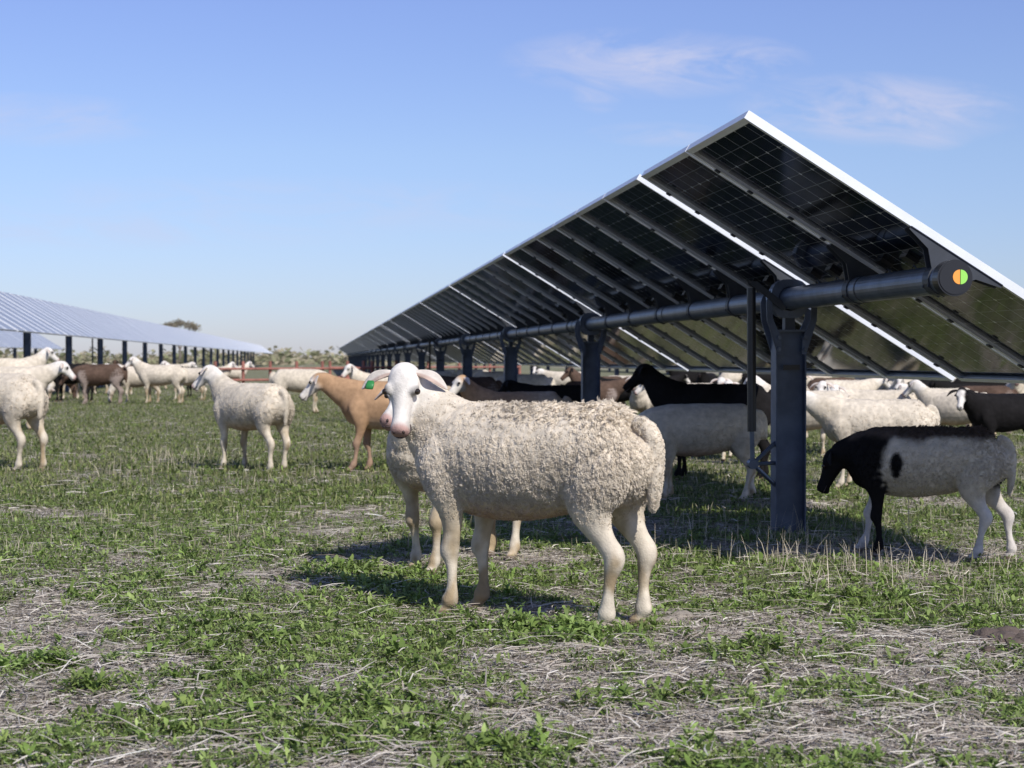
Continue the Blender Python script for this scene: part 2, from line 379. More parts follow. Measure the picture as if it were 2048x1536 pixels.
def tuft(px,py,n,r,h,w=.0014,lean=.9):
    d=F*H/(py-HY); X,Y=PX(px,d); n=int(n*.8); a=rv(n)*6.283; q=r*np.abs(rng.normal(size=n))*.8; x=X+q*np.cos(a)*1.8; y=Y+q*np.sin(a); z=gz(x,y)
    a=rv(n)*6.283; hh=h*(.3+.8*rv(n)); b_=rv(n)*lean; D=np.stack([np.cos(a),np.sin(a),0*a],1); P0=np.stack([x,y,z],1); up=np.array([0,0,1.])
    P1=P0+up*(hh*.5)[:,None]+D*(hh*b_*.45)[:,None]; P2=P0+up*(hh*(1-.35*b_))[:,None]+D*(hh*b_*1.1)[:,None]
    S=np.stack([-np.sin(a),np.cos(a),0*a],1); c=pal(n,[(.55,.48,.36),(.62,.55,.43),(.4,.34,.25)]); ss.add(P0,P1,P2,S,w,w*.8,w*.3,c)
for t in((850,575,190,.4,.22),(800,560,90,.35,.18),(905,590,80,.3,.2),(1000,610,90,.25,.12),(160,462,130,.5,.22,.0025),(120,475,60,.5,.2,.0025),(770,545,60,.3,.2),(700,535,50,.4,.18),(240,490,60,.5,.16,.002),(880,545,70,.25,.22),(30,560,50,.3,.15),(640,560,40,.3,.14)): tuft(*t)
tuft(912,540,6,.03,.5,.0018,.35)
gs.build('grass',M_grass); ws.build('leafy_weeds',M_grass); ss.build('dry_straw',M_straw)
# stones
def stone(x,y,r,m=M_stone,fl=.55):
    bm=bmesh.new(); bmesh.ops.create_icosphere(bm,subdivisions=3,radius=1)
    P=np.array([v.co[:] for v in bm.verts]); fs=[tuple(v.index for v in f.verts) for f in bm.faces]; bm.free()
    k=.62+.75*fbm(P*1.6+rng.random(3)*50,3); P=P*k[:,None]*r; P[:,2]*=fl; P[:,0]*=.8+.6*random.random()
    P+=np.array([x,y,float(gz(x,y)[0])+r*.15]); mb.add(P,fs,m)
mb=MB()
x,y,d=scatter(420,3.8,12)
for i in range(len(x)): stone(x[i],y[i],.006+.016*random.random()**3)
for px,py,r in((417,728,.035),(430,738,.028),(409,742,.022),(424,750,.02),(350,712,.02),(460,735,.015),(335,715,.016),(395,706,.014)):
    X,Y=PX(px,F*H/(py-HY)); stone(X,Y,r)
mb.build('stones',True)
M_clod=simple('dirt_clod',(.30,.26,.21),.95,0,.3,20,.8,60); M_clod2=simple('dark_dirt',(.10,.075,.06),.95,0,.3,20,.8,60)
mb=MB()
for i in range(46):
    X,Y=PX(632+random.gauss(0,16),F*H/(622-HY+random.gauss(0,4))); stone(X,Y,.015+.035*random.random(),M_clod,.5)
for i in range(50):
    X,Y=PX(1012+random.gauss(0,12),F*H/(640-HY+random.gauss(0,5))); stone(X,Y,.015+.035*random.random(),M_clod2,.8)
mb.build('dirt_clods',True)
# ---------------- sheep
def catmull(S,k):
    S=np.array(S,float); n=len(S); out=[]
    for i in range(n-1):
        p0=S[max(i-1,0)];p1=S[i];p2=S[i+1];p3=S[min(i+2,n-1)]
        for j in range(k):
            t=j/k; out.append(.5*((2*p1)+(-p0+p2)*t+(2*p0-5*p1+4*p2-p3)*t*t+(-p0+3*p1-3*p2+p3)*t**3))
    out.append(S[-1]); return np.array(out)
def loft(S,U,seg=20,k=3):
    S=catmull(S,k); S[:,3:5]=np.maximum(S[:,3:5],.002); c=S[:,:3]; T=np.gradient(c,axis=0); T/=np.linalg.norm(T,axis=1)[:,None]+1e-9
    U=np.array(U,float); side=np.cross(T,U); side/=np.linalg.norm(side,axis=1)[:,None]+1e-9; up=np.cross(side,T)
    th=np.linspace(0,2*math.pi,seg,endpoint=False); n=len(S)
    V=(c[:,None]+up[:,None]*(S[:,3,None]*np.sin(th))[...,None]+side[:,None]*(S[:,4,None]*np.cos(th))[...,None]).reshape(-1,3)
    V=np.concatenate([V,[c[0]],[c[-1]]]); fs=[]
    for i in range(n-1):
        for j in range(seg):
            j2=(j+1)%seg; fs.append((i*seg+j,i*seg+j2,(i+1)*seg+j2,(i+1)*seg+j))
    for j in range(seg):
        j2=(j+1)%seg; fs.append((n*seg,j2,j)); fs.append((n*seg+1,(n-1)*seg+j,(n-1)*seg+j2))
    return V,fs
def ell(c,r,seg=14):
    t=np.linspace(-1,1,9)*.999
    S=[(c[0]+r[0]*a,c[1],c[2],r[2]*math.sqrt(1-a*a),r[1]*math.sqrt(1-a*a)) for a in np.sin(t*math.pi/2)]
    return loft(S,(0,0,1),seg,1)
NECKS={'up':([(.30,0,.64,.17,.14),(.40,0,.70,.15,.115),(.48,0,.78,.11,.080),(.545,0,.86,.080,.062),(.575,0,.905,.066,.055)],(.88,0,-.47)),
 'fwd':([(.30,0,.63,.17,.14),(.42,0,.68,.14,.11),(.54,0,.74,.10,.075),(.62,0,.79,.078,.06),(.66,0,.81,.066,.055)],(.85,0,-.52)),
 'low':([(.30,0,.62,.17,.14),(.42,0,.62,.14,.11),(.52,0,.605,.10,.08),(.60,0,.595,.08,.062),(.64,0,.59,.066,.055)],(.75,0,-.66)),
 'graze':([(.30,0,.60,.17,.14),(.42,0,.53,.13,.105),(.53,0,.42,.10,.08),(.60,0,.32,.08,.065),(.63,0,.28,.07,.06)],(.35,0,-.93))}
CW=np.array((.56,.49,.39)); CH=np.array((.67,.625,.565)); CB=np.array((.010,.009,.009)); CTN=np.array((.36,.225,.13)); CBR=np.array((.085,.055,.04))
def sheep(px,depth,head_deg,scale=1.0,scheme='white',neck='up',turn=0,headdir=None,necks=None,legs=(0,0,0,0),voxel=.016,locks=0,seed=0,tail=.30,fat=1.0,tag=False,roughwool=1.0,lockf=None,hsc=(.88,1.06,.98),name='sheep'):
    r_=np.random.default_rng(seed+100)
    S,hd=NECKS[neck]; S=[list(a) for a in (necks or S)]; hd=np.array(headdir or hd,float)
    if turn:
        tr=math.radians(turn)
        for i,s in enumerate(S):
            f=i/(len(S)-1); dx=s[0]-.34
            if dx>0: a_=tr*.45*f; s[0]=.34+dx*math.cos(a_); s[1]=dx*math.sin(a_)
        c_,s_=math.cos(tr),math.sin(tr); hd=np.array([hd[0]*c_-hd[1]*s_,hd[0]*s_+hd[1]*c_,hd[2]])
    hd/=np.linalg.norm(hd); poll=np.array(S[-1][:3])
    upv=np.array([0,0,1.])-hd*hd[2]; upv/=np.linalg.norm(upv); lf=np.cross(upv,hd)
    HM=np.stack([hd,lf,upv],1); HS=np.array(hsc)
    def h2b(P): return (np.asarray(P)*HS)@HM.T+poll
    V=[];Fc=[];Lb=[];o=0
    def put(vf,lab,head=False):
        nonlocal o
        v,f=vf
        if head: v=h2b(v)
        V.append(v);Fc.extend([tuple(i+o for i in q_) for q_ in f]);Lb.extend([lab]*len(v));o+=len(v)
    fb=fat
    put(loft([(-.475,0,.665,.04,.04),(-.46,0,.65,.10,.085),(-.42,0,.63,.145,.13),(-.35,0,.615,.180,.160*fb),(-.25,0,.608,.186,.172*fb),(-.13,0,.594,.200,.188*fb),(.0,0,.582,.212,.200*fb),(.13,0,.578,.215,.192*fb),(.25,0,.588,.208,.17),(.34,0,.60,.19,.145),(.41,0,.615,.145,.12),(.455,0,.625,.09,.08),(.47,0,.63,.03,.03)],(0,0,1),26),0)
    put(loft(S,(0,0,1) ,22),1)
    put(ell((.33,0,.50),(.12,.085,.10)),0)
    for sgn,lx,lab in((1,legs[0],3),(-1,legs[1],3)):
        P=[(.315,.105,.66,.07,.035),(.31,.115,.57,.105,.055),(.290,.118,.47,.080,.050),(.276,.110,.395,.052,.038),(.276,.100,.32,.036,.029),(.286,.096,.268,.036,.034),(.289,.095,.238,.037,.034),(.280,.095,.20,.0230,.0235),(.276,.095,.13,.0185,.0190),(.279,.095,.085,.027,.025),(.286,.095,.062,.033,.030),(.299,.095,.038,.022,.022),(.309,.096,.020,.032,.029),(.314,.096,.001,.036,.032)]
        Q=[(x_+lx*np.clip((.62-z_)/.62,0,1)**1.15,y_*sgn,z_,a_,b_) for x_,y_,z_,a_,b_ in P]
        put(loft(Q,(1,0,0),16,3),lab)
    for sgn,lx,lab in((1,legs[2],4),(-1,legs[3],4)):
        P=[(-.31,.08,.68,.09,.05),(-.33,.100,.59,.130,.070),(-.320,.110,.50,.122,.068),(-.320,.112,.425,.086,.054),(-.345,.108,.365,.055,.040),(-.378,.103,.315,.040,.031),(-.406,.099,.275,.041,.033),(-.407,.098,.245,.038,.032),(-.396,.097,.20,.025,.024),(-.389,.097,.14,.0200,.0205),(-.387,.097,.09,.028,.026),(-.384,.097,.065,.034,.030),(-.371,.097,.040,.023,.023),(-.361,.098,.020,.034,.030),(-.355,.098,.001,.038,.033)]
        Q=[(x_+lx*np.clip((.60-z_)/.60,0,1)**1.15,y_*sgn,z_,a_,b_) for x_,y_,z_,a_,b_ in P]
        put(loft(Q,(1,0,0),16,3),lab)
    if tail:
        put(loft([(-.43,0,.725,.03,.03),(-.478,0,.71,.030,.034),(-.507,0,.655,.028,.032),(-.512,.004,.58,.025,.029),(-.508,.006,.50,.022,.025),(-.500,.006,.735-tail,.017,.018),(-.497,.006,.72-tail,.004,.004)],(1,0,0),14),5)
    put(loft([(-.058,0,-.005,.03,.03),(-.035,0,-.004,.054,.048),(0.0,0,-.006,.070,.058),(.045,0,-.012,.072,.058),(.085,0,-.024,.062,.050),(.12,0,-.033,.053,.039),(.16,0,-.042,.046,.032),(.20,0,-.050,.042,.031),(.232,0,-.056,.040,.034),(.256,0,-.060,.035,.031),(.268,0,-.062,.018,.018)],(0,0,1),20),2,True)
    for sg in(1,-1):
        put(ell((.080,.042*sg,.018),(.032,.021,.019)),2,True)
        put(ell((.035,.034*sg,-.05),(.055,.026,.034)),2,True)
        put(ell((.248,.017*sg,-.044),(.018,.014,.016)),2,True)
    put(ell((.235,0,-.092),(.022,.020,.016)),2,True)
    V=np.concatenate(V); Lb=np.array(Lb)
    me=bpy.data.meshes.new('tmp'); me.from_pydata(V.tolist(),[],Fc); ob=bpy.data.objects.new('tmp',me); sc.collection.objects.link(ob)
    md=ob.modifiers.new('r','REMESH'); md.mode='VOXEL'; md.voxel_size=voxel; md.use_smooth_shade=True
    sm=ob.modifiers.new('s','SMOOTH'); sm.factor=.5; sm.iterations=4 if voxel<.01 else 2
    dg=bpy.context.evaluated_depsgraph_get(); dg.update(); em=bpy.data.meshes.new_from_object(ob.evaluated_get(dg)); bpy.data.objects.remove(ob)
    nvv=len(em.vertices); P=np.empty(nvv*3); em.vertices.foreach_get('co',P); P=P.reshape(-1,3)
    Nn=np.empty(nvv*3); em.vertices.foreach_get('normal',Nn); Nn=Nn.reshape(-1,3)
    kd=kdtree.KDTree(len(V)); 
    for i,p in enumerate(V): kd.insert(p,i)
    kd.balance(); lab=np.array([Lb[kd.find(p)[1]] for p in P])
    hl=((P-poll)@HM)/HS
    dpoll=np.linalg.norm(P-poll,axis=1)
    wl=np.zeros(nvv); wl[(lab==0)]=1; wl[lab==5]=.45; wl[lab==1]=sst(.06,.30,dpoll[lab==1])
    k_=(lab==3)|(lab==4); wl[k_]=sst(.34,.56,P[k_,2])
    wl[lab==0]*=.15+.85*sst(.37,.52,P[lab==0,2])
    E=np.empty(len(em.edges)*2,dtype=np.int32); em.edges.foreach_get('vertices',E); E=E.reshape(-1,2)
    deg=np.bincount(E.ravel(),minlength=nvv).astype(float)
    def smooth(a,it=3):
        for _ in range(it):
            if a.ndim==1: s=np.bincount(E[:,0],a[E[:,1]],nvv)+np.bincount(E[:,1],a[E[:,0]],nvv); a=.4*a+.6*s/np.maximum(deg,1)
            else: a=np.stack([smooth(a[:,i],1) for i in range(a.shape[1])],1)
        return a
    wl=smooth(wl,8)
    off=r_.random(3)*40
    dis=.014*(fbm(P*np.array([7,7,7])+off,3)-.5)+.011*(fbm(P*np.array([46,36,20])+off,3)-.5)*roughwool
    if voxel<.012: dis+=.006*(fbm(P*np.array([95,80,45])+off,2)-.5)*roughwool
    top=np.clip(sst(.68,.78,P[:,2])*sst(.15,-.3,P[:,0])+sst(-.2,-.4,P[:,0])*.6,0,1)
    dis+=top*.014*roughwool*(fbm(P*24+off,3)-.35)
    col=np.zeros((nvv,3)); nz=fbm(P*6+off,4)[:,None]
    def w3(a): return a[:,None]
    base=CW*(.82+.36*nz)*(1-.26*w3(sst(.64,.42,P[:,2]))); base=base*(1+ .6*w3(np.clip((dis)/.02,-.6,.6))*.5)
    legc=np.array((.56,.49,.385))
    isH=(lab==2); isL=(lab==3)|(lab==4)
    hw=np.clip(1-wl*1.3,0,1)
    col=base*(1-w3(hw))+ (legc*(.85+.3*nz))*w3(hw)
    if scheme in('white','cream'):
        col[isH]=(CH*(.88+.24*nz))[isH]
        n1=lab==1; t=w3(sst(.20,.06,dpoll)); col=np.where(w3(n1),col*(1-t)+CH*t*(.88+.24*nz),col)
        dn=fbm(P*np.array([18,18,8])+off,3)
        dirt=w3(sst(.60,.15,P[:,2])*sst(.38,.58,dn)*hw); col=col*(1-dirt*.65)+dirt*np.array([.13,.075,.015])
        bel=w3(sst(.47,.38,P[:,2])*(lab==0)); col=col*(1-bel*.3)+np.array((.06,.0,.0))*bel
        pink=w3(isH*sst(.225,.25,hl[:,0])); col=col*(1-pink)+np.array((.42,.27,.235))*pink
        br=w3(isH*sst(.13,.23,hl[:,0])*sst(.4,.6,fbm(P*30+off,2))); col=col*(1-.25*br)
        lid=w3(isH*sst(.034,.020,np.sqrt((hl[:,0]-.092)**2+(hl[:,2]-.014)**2*1.2+(np.abs(hl[:,1])-.055)**2))); col=col*(1-.6*lid)
    elif scheme=='tan':
        col=CTN*(.8+.5*nz)+0*col
        pale=w3(sst(.50,.40,P[:,2])*(lab<2)); col=col*(1-pale*.4)+np.array((.5,.42,.34))*pale*.4
        fcm=w3(isH*sst(.0,.10,hl[:,0])); col=col*(1-fcm)+CH*.9*fcm
        lg=w3(isL*sst(.4,.2,P[:,2])); col=col*(1-lg)+np.array((.3,.2,.14))*lg
        rump=w3(sst(.1,-.35,P[:,0])*.6); col=col*(1-rump)+CW*.9*rump
    elif scheme=='black': col=CB*(.7+.9*nz)+0*col
    elif scheme=='brown':
        col=CBR*(.6+.9*nz)+0*col
        col[isL]=np.array((.25,.2,.17))
    elif scheme=='blackwhiteface':
        col=CB*(.7+.9*nz)+0*col; fcm=w3(isH*sst(.03,.06,hl[:,0])*(np.abs(hl[:,1])<.04)); col=col*(1-fcm)+CH*fcm
    elif scheme=='patch':
        bd=base*1.0
        blk=np.zeros(nvv); blk[(lab==2)]=1; blk[lab==1]=1
        blk[lab==0]=sst(.20,.25,P[lab==0,0]+.09*(fbm(P[lab==0]*9,2)-.5)+.25*(P[lab==0,2]-.6)); 
        m_=(lab==3); blk[m_]=np.where(P[m_,1]>0,1.0,sst(.5,.62,P[m_,2]))
        sp_=((P[:,0]-.135)/.038)**2+((P[:,2]-.565)/.085)**2+ (fbm(P*12,2)-.5)*1.6
        blk=np.maximum(blk,(sp_<1)*(lab==0)*(P[:,1]>0))
        blk=np.maximum(blk,((lab==0)|(lab==4))*sst(.02,-.02,P[:,1])*sst(-.34,-.40,P[:,0])*sst(.40,.46,P[:,2]))
        col=bd*(1-w3(blk))+CB*w3(blk)
        tp=w3(sst(.70,.75,P[:,2]+.06*(fbm(P*14,2)-.5))*(lab<=1)*sst(-.44,-.38,P[:,0])); col=col*(1-tp)+np.array((.085,.062,.048))*tp
        lg=w3((isL)*sst(.42,.3,P[:,2])*(1-blk)); col=col*(1-lg)+np.array((.55,.50,.45))*lg
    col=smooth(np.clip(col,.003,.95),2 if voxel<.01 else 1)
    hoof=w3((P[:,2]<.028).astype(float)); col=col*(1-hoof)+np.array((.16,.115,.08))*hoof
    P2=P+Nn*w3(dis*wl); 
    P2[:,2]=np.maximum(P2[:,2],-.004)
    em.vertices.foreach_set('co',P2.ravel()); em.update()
    polys=np.empty(len(em.loops),dtype=np.int32); em.loops.foreach_get('vertex_index',polys)
    ls=np.empty(len(em.polygons),dtype=np.int32); em.polygons.foreach_get('loop_start',ls)
    faces=[f.tolist() for f in np.split(polys,ls[1:])]
    VV=[P2];CC=[col];mi=[0]*len(faces); oo=len(P2)
    def extra(vf,c,m=0,head=True):
        nonlocal oo
        v,f=vf; v=np.asarray(v)
        if head: v=h2b(v)
        VV.append(v); CC.append(np.broadcast_to(np.array(c,float),(len(v),3)).copy()); faces.extend([[i+oo for i in q_] for q_ in f]); mi.extend([m]*len(f)); oo+=len(v)
    dk=scheme in('black','brown','patch','blackwhiteface')
    earc=CB*1.5 if dk else np.array((.5,.38,.3))
    for sg in(1,-1):
        E_=[(.004,.038*sg,.024,.012,.012),(.004,.058*sg,.024,.017,.010),(.009,.084*sg,.018,.024,.007),(.018,.107*sg,.007,.026,.006),(.031,.129*sg,-.007,.019,.005),(.043,.146*sg,-.020,.009,.004),(.047,.152*sg,-.024,.002,.002)]
        v,f=loft(E_,(1,0,-.15),16,3)
        cx=np.interp(np.abs(v[:,1]),[.038,.084,.107,.152],[.004,.009,.018,.047])
        hw_=np.abs(v[:,0]-cx); lowr=(v[:,0]>cx+.004)
        v=v.copy(); v[:,2]+=(hw_/.030)**2*.012
        extra((v,f),earc)
        if not dk:
            c=CC[-1]; c[:]=np.array((.58,.52,.455)); c[lowr]=np.array((.43,.325,.27))
        extra(ell((.096,.0560*sg,.017),(.0145,.0120,.0130)),(0,0,0),1)
        extra(ell((.264,.017*sg,-.043),(.007,.005,.0095),8),(0,0,0),2)
        mo=loft([(.270,.002*sg,-.074,.0028,.0028),(.258,.018*sg,-.077,.0034,.0034),(.232,.0310*sg,-.078,.0032,.0032),(.200,.0300*sg,-.070,.0014,.0014)],(0,0,1),6,2)
        extra(mo,(0,0,0),2)
    if tag:
        v,f=loft([(.036,-.114,.016,.003,.012),(.056,-.116,.014,.003,.016),(.076,-.118,.010,.003,.014)],(0,0,1),8,1); extra((v,f),(0,0,0),3)
    VV=np.concatenate(VV);CC=np.concatenate(CC)
    bpy.data.meshes.remove(em)
    em=bpy.data.meshes.new(name); em.from_pydata(VV.tolist(),[],faces); em.shade_smooth()
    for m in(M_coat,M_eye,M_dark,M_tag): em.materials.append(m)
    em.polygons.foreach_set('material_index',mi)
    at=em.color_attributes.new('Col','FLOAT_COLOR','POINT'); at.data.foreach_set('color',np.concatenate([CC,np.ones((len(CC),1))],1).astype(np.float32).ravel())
    em.update()
    ob=bpy.data.objects.new(name,em); sc.collection.objects.link(ob)
    X,Y=PX(px,depth); a=math.radians(head_deg); fx,fy=math.cos(a),math.sin(a); wx,wy=fx*CT+fy*ST,fy*CT-fx*ST
    ob.location=(X,Y,float(gz(X,Y)[0])); ob.rotation_euler=(0,0,math.atan2(wy,wx)); ob.scale=(scale,)*3
    if locks:
        em.calc_loop_triangles(); T=np.empty(len(em.loop_triangles)*3,dtype=np.int32); em.loop_triangles.foreach_get('vertices',T); T=T.reshape(-1,3)
        T=T[(T<nvv).all(1)]
        A=VV[T[:,0]];B=VV[T[:,1]];Cc=VV[T[:,2]]; ar=np.linalg.norm(np.cross(B-A,Cc-A),axis=1)
        wt=wl[T].mean(1); pr=ar*(wt>.06)*(.25+.75*wt); pr/=pr.sum()
        n=locks; ti=r_.choice(len(T),n,p=pr); u=r_.random(n);v=r_.random(n); fl=u+v>1; u[fl]=1-u[fl];v[fl]=1-v[fl]
        def bc(arr): return arr[T[ti,0]]*(1-u-v)[:,None]+arr[T[ti,1]]*u[:,None]+arr[T[ti,2]]*v[:,None]
        R=bc(VV); Nl=bc(Nn); Nl/=np.linalg.norm(Nl,axis=1)[:,None]; Cl=bc(CC); Wt=wt[ti]
        shag=np.clip(sst(.70,.78,R[:,2])*.9*sst(.35,.0,R[:,0])+sst(-.22,-.38,R[:,0])*.5,0,1)*sst(.40,.5,R[:,2])*sst(-.485,-.46,R[:,0])
        if lockf is not None: shag=shag*lockf
        ln=(.0060+.016*shag*r_.random(n))*(.6+.8*r_.random(n))*(.3+.7*Wt)
        flow=np.array([-.35,0,-.75]); dj=(r_.random((n,3))-.5)
        dr=Nl*(.22+.35*shag[:,None])+flow*.9+dj*(.5+.7*shag[:,None]); dr/=np.linalg.norm(dr,axis=1)[:,None]
        K=9
        R_=np.repeat(R,K,0)+ (r_.random((n*K,3))-.5)*.014; Nk=np.repeat(Nl,K,0)
        R_-=Nk*((R_-np.repeat(R,K,0))*Nk).sum(1)[:,None]+Nk*.002
        D=np.repeat(dr,K,0); Lk=np.repeat(ln,K)*(.75+.5*r_.random(n*K)); tip=R_*.6+np.repeat(R,K,0)*.4+D*Lk[:,None]+(r_.random((n*K,3))-.5)*.005
        wv=(np.repeat(r_.random((n,3)),K,0)-.5)*.004
        p1=R_*.66+tip*.34+Nk*(.15*Lk)[:,None]+wv; p2=R_*.3+tip*.7+Nk*(.10*Lk)[:,None]-wv
        pts=np.stack([R_,p1,p2,tip],1).reshape(-1,3)
        cu=bpy.data.hair_curves.new('wool'); cu.add_curves([4]*(n*K))
        cu.attributes['position'].data.foreach_set('vector',pts.astype(np.float32).ravel())
        ra=cu.attributes.get('radius') or cu.attributes.new('radius','FLOAT','POINT'); ra.data.foreach_set('value',np.tile(np.array([.0009,.0009,.0007,.0003],np.float32),n*K))
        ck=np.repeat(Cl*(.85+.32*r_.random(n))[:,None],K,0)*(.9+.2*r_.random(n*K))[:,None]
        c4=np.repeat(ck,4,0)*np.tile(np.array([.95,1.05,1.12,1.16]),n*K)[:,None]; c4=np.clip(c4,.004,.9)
        ca=cu.attributes.new('Col','FLOAT_COLOR','POINT'); ca.data.foreach_set('color',np.concatenate([c4,np.ones((len(c4),1))],1).astype(np.float32).ravel())
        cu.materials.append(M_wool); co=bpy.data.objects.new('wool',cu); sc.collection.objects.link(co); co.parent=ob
    return ob
# hero
hn=[(.30,0,.63,.175,.14),(.375,.01,.68,.155,.115),(.44,.02,.75,.120,.090),(.485,.04,.825,.085,.066),(.505,.085,.888,.056,.046)]
ang=148
def cam2loc(deg,vx,vy):
    a=math.radians(deg); fx,fy=math.cos(a),math.sin(a); return (vx*fx+vy*fy, -vx*fy+vy*fx)
hx,hy=cam2loc(ang,-.09,-.62)
sheep(531,6.42,ang,1.10,'white',necks=hn,headdir=(hx,hy,-.78),legs=(.01,-.01,.02,-.03),voxel=.0065,locks=26000,seed=1,tag=True,hsc=(.86,1.08,.98))
n2k=[(.30,0,.63,.17,.14),(.38,.01,.68,.145,.11),(.44,.03,.75,.105,.080),(.48,.055,.82,.078,.062),(.50,.07,.86,.066,.055)]
hx2,hy2=cam2loc(236,-.42,-.80)
sheep(459,8.05,236,1.03,'white',necks=n2k,headdir=(hx2,hy2,-.35),legs=(.05,-.07,.05,-.04),voxel=.010,locks=9000,seed=2)
sheep(252,14.7,135,1.02,'white',neck='up',turn=30,legs=(.03,-.04,-.02,.05),voxel=.013,locks=5000,seed=3,lockf=.4)
sheep(396,14.7,185,1.05,'tan',neck='fwd',turn=-5,legs=(.10,-.06,.06,-.10),voxel=.013,seed=4,roughwool=.2)
sheep(299,30,10,1.05,'white',neck='low',legs=(.03,-.03,.02,-.02),seed=5)
sheep(162,36,175,1.12,'white',neck='up',seed=6,turn=20)
sheep(140,37,190,1.05,'white',neck='graze',seed=7)
sheep(-4,15.0,150,1.15,'white',neck='up',legs=(.0,0,.03,-.05),voxel=.013,locks=4000,seed=8,lockf=.4)
sheep(8,23,5,1.15,'white',neck='fwd',seed=9,legs=(.02,-.02,.03,-.03))
sheep(8,33,15,1.35,'white',neck='up',seed=10)
sheep(100,36,185,1.15,'brown',neck='low',seed=11)
sheep(72,38,170,1.15,'black',neck='low',seed=12)
sheep(45,40,10,1.1,'brown',neck='graze',seed=28)
# right group
sheep(703,11.7,186,.90,'white',neck='low',legs=(.06,-.04,.06,-.06),voxel=.012,locks=4000,seed=13,tail=.2,roughwool=.3,lockf=.1)
sheep(716,13.9,175,1.06,'black',neck='up',turn=-10,legs=(.03,-.03,.03,-.03),seed=14,voxel=.014)
sheep(808,15.5,182,.92,'white',neck='up',seed=15,legs=(.03,-.03,.0,.0),voxel=.013)
sheep(878,12.7,174,.90,'white',neck='fwd',seed=16,legs=(.05,-.05,.05,-.03),voxel=.013,locks=4000,lockf=.4)
mn=[(.30,0,.61,.160,.14),(.38,0,.625,.140,.12),(.45,0,.62,.110,.09),(.51,0,.61,.088,.07),(.545,0,.60,.07,.06)]
sheep(925,8.45,155,.87,'patch',necks=mn,headdir=(.60,.05,-.80),legs=(-.03,.12,.06,-.13),voxel=.0085,locks=11000,seed=17,tail=.33)
sheep(722,19,262,.85,'white',neck='up',seed=18,voxel=.013)
sheep(690,21,190,.9,'white',neck='fwd',seed=19)
sheep(880,18,182,.86,'white',neck='fwd',seed=20,turn=60,voxel=.013)
sheep(945,20,180,.85,'white',neck='fwd',seed=21)
sheep(1008,15.5,195,.88,'blackwhiteface',neck='fwd',seed=22,turn=50,voxel=.013)
sheep(985,22,170,.85,'brown',neck='low',seed=23)
sheep(645,22,250,.85,'white',neck='up',seed=24,voxel=.013)
sheep(520,14.5,185,.92,'tan',neck='up',seed=25,turn=30,voxel=.013)
sheep(556,20,180,.9,'black',neck='fwd',seed=26)
sheep(590,23,10,.9,'brown',neck='fwd',seed=27)
sheep(385,26,185,1.0,'white',neck='up',seed=29,turn=40)
sheep(470,24,190,.95,'brown',neck='fwd',seed=30)
sheep(620,26,170,.9,'black',neck='up',seed=31)
sheep(770,20,180,.85,'black',neck='fwd',seed=32)
sheep(845,24,10,.9,'white',neck='fwd',seed=33)
sheep(968,24,195,.85,'black',neck='fwd',seed=34)
sheep(432,30,200,1.0,'white',neck='fwd',seed=35)
sheep(915,27,350,.9,'white',neck='fwd',seed=37)
sheep(830,27,200,.9,'brown',neck='graze',seed=38)
# wider flock
rr=random.Random(12); nk=['up','fwd','low','graze']
for i in range(16):
    sheep(18+i*14+rr.uniform(-5,5),rr.uniform(39,56),rr.choice([5,20,170,185,200,240]),rr.uniform(.95,1.1),rr.choice(['white','white','brown','black','white']),neck=rr.choice(nk),turn=rr.choice([0,0,40]),voxel=.02,seed=60+i)
for i in range(22):
    sheep(440+i*27+rr.uniform(-9,9),rr.uniform(25,44),rr.choice([5,20,170,185,200,250]),rr.uniform(.85,1.0),rr.choice(['white','white','brown','black','white','blackwhiteface']),neck=rr.choice(nk),turn=rr.choice([0,0,50]),voxel=.02,seed=90+i)
for px_,d_,h_,s_ in((735,16.5,255,.86),(838,17,240,.84),(798,21,265,.9),(960,17.5,150,.84),(900,22,255,.9),(1015,24,255,.9)):
    sheep(px_,d_,h_,s_,'white',neck='up',voxel=.014,seed=int(px_))
# ---------------- distance
mb=MB()
for a0,a1,d in((215,372,48),(330,520,55)):
    A=PX(a0,d);B=PX(a1,d+4)
    for z in(.72,.38): mb.cyl((A[0],A[1],z),(B[0],B[1],z),.035,M_red,n=8)
    for i in range(7):
        t=i/6; x_=A[0]+(B[0]-A[0])*t; y_=A[1]+(B[1]-A[1])*t+.1; mb.cyl((x_,y_,-.1),(x_,y_,.95),.05,M_red,n=8)
mb.build('pipe_rail_fence')
bs=Strips()
def foliage(st,C,R,n,sz,cols):
    P=rng.normal(size=(n,3)); P/=np.linalg.norm(P,axis=1)[:,None]; P=P*(rv(n)**.4)[:,None]*np.array(R)+np.array(C)
    a=rv(n)*6.28; D=np.stack([np.cos(a),np.sin(a)*.3,rv(n)-.3],1); S=np.stack([-np.sin(a),.3*np.cos(a),rv(n)],1)
    c=pal(n,cols); st.add(P,P+D*sz*.5,P+D*sz,S,sz*.15,sz*.4,sz*.1,c)
for i in range(300):
    d=230+rng.random()*160; px=-40+rng.random()*1120; X,Y=PX(px,d); h=.7+1.6*rng.random()**2
    foliage(bs,(X,Y,h*.4),(3+5*rng.random(),3,h),60,.9,[(.26,.23,.15),(.20,.20,.11),(.33,.28,.2),(.14,.15,.08)])
bs.build('distant_brush',M_straw)
tb=MB(); M_bark=simple('bark',(.16,.13,.11),.9)
tips=[]
def branch(p,d,l,r,k):
    q=p+d*l; tb.cyl(p,q,r,M_bark,r1=r*.65,n=6,cap=False)
    if k==0: tips.append(q); return
    for i in range(3):
        nd=(d+Vector((random.uniform(-.8,.8),random.uniform(-.8,.8),random.uniform(-.1,.5)))).normalized(); branch(q,nd,l*.68,r*.6,k-1)
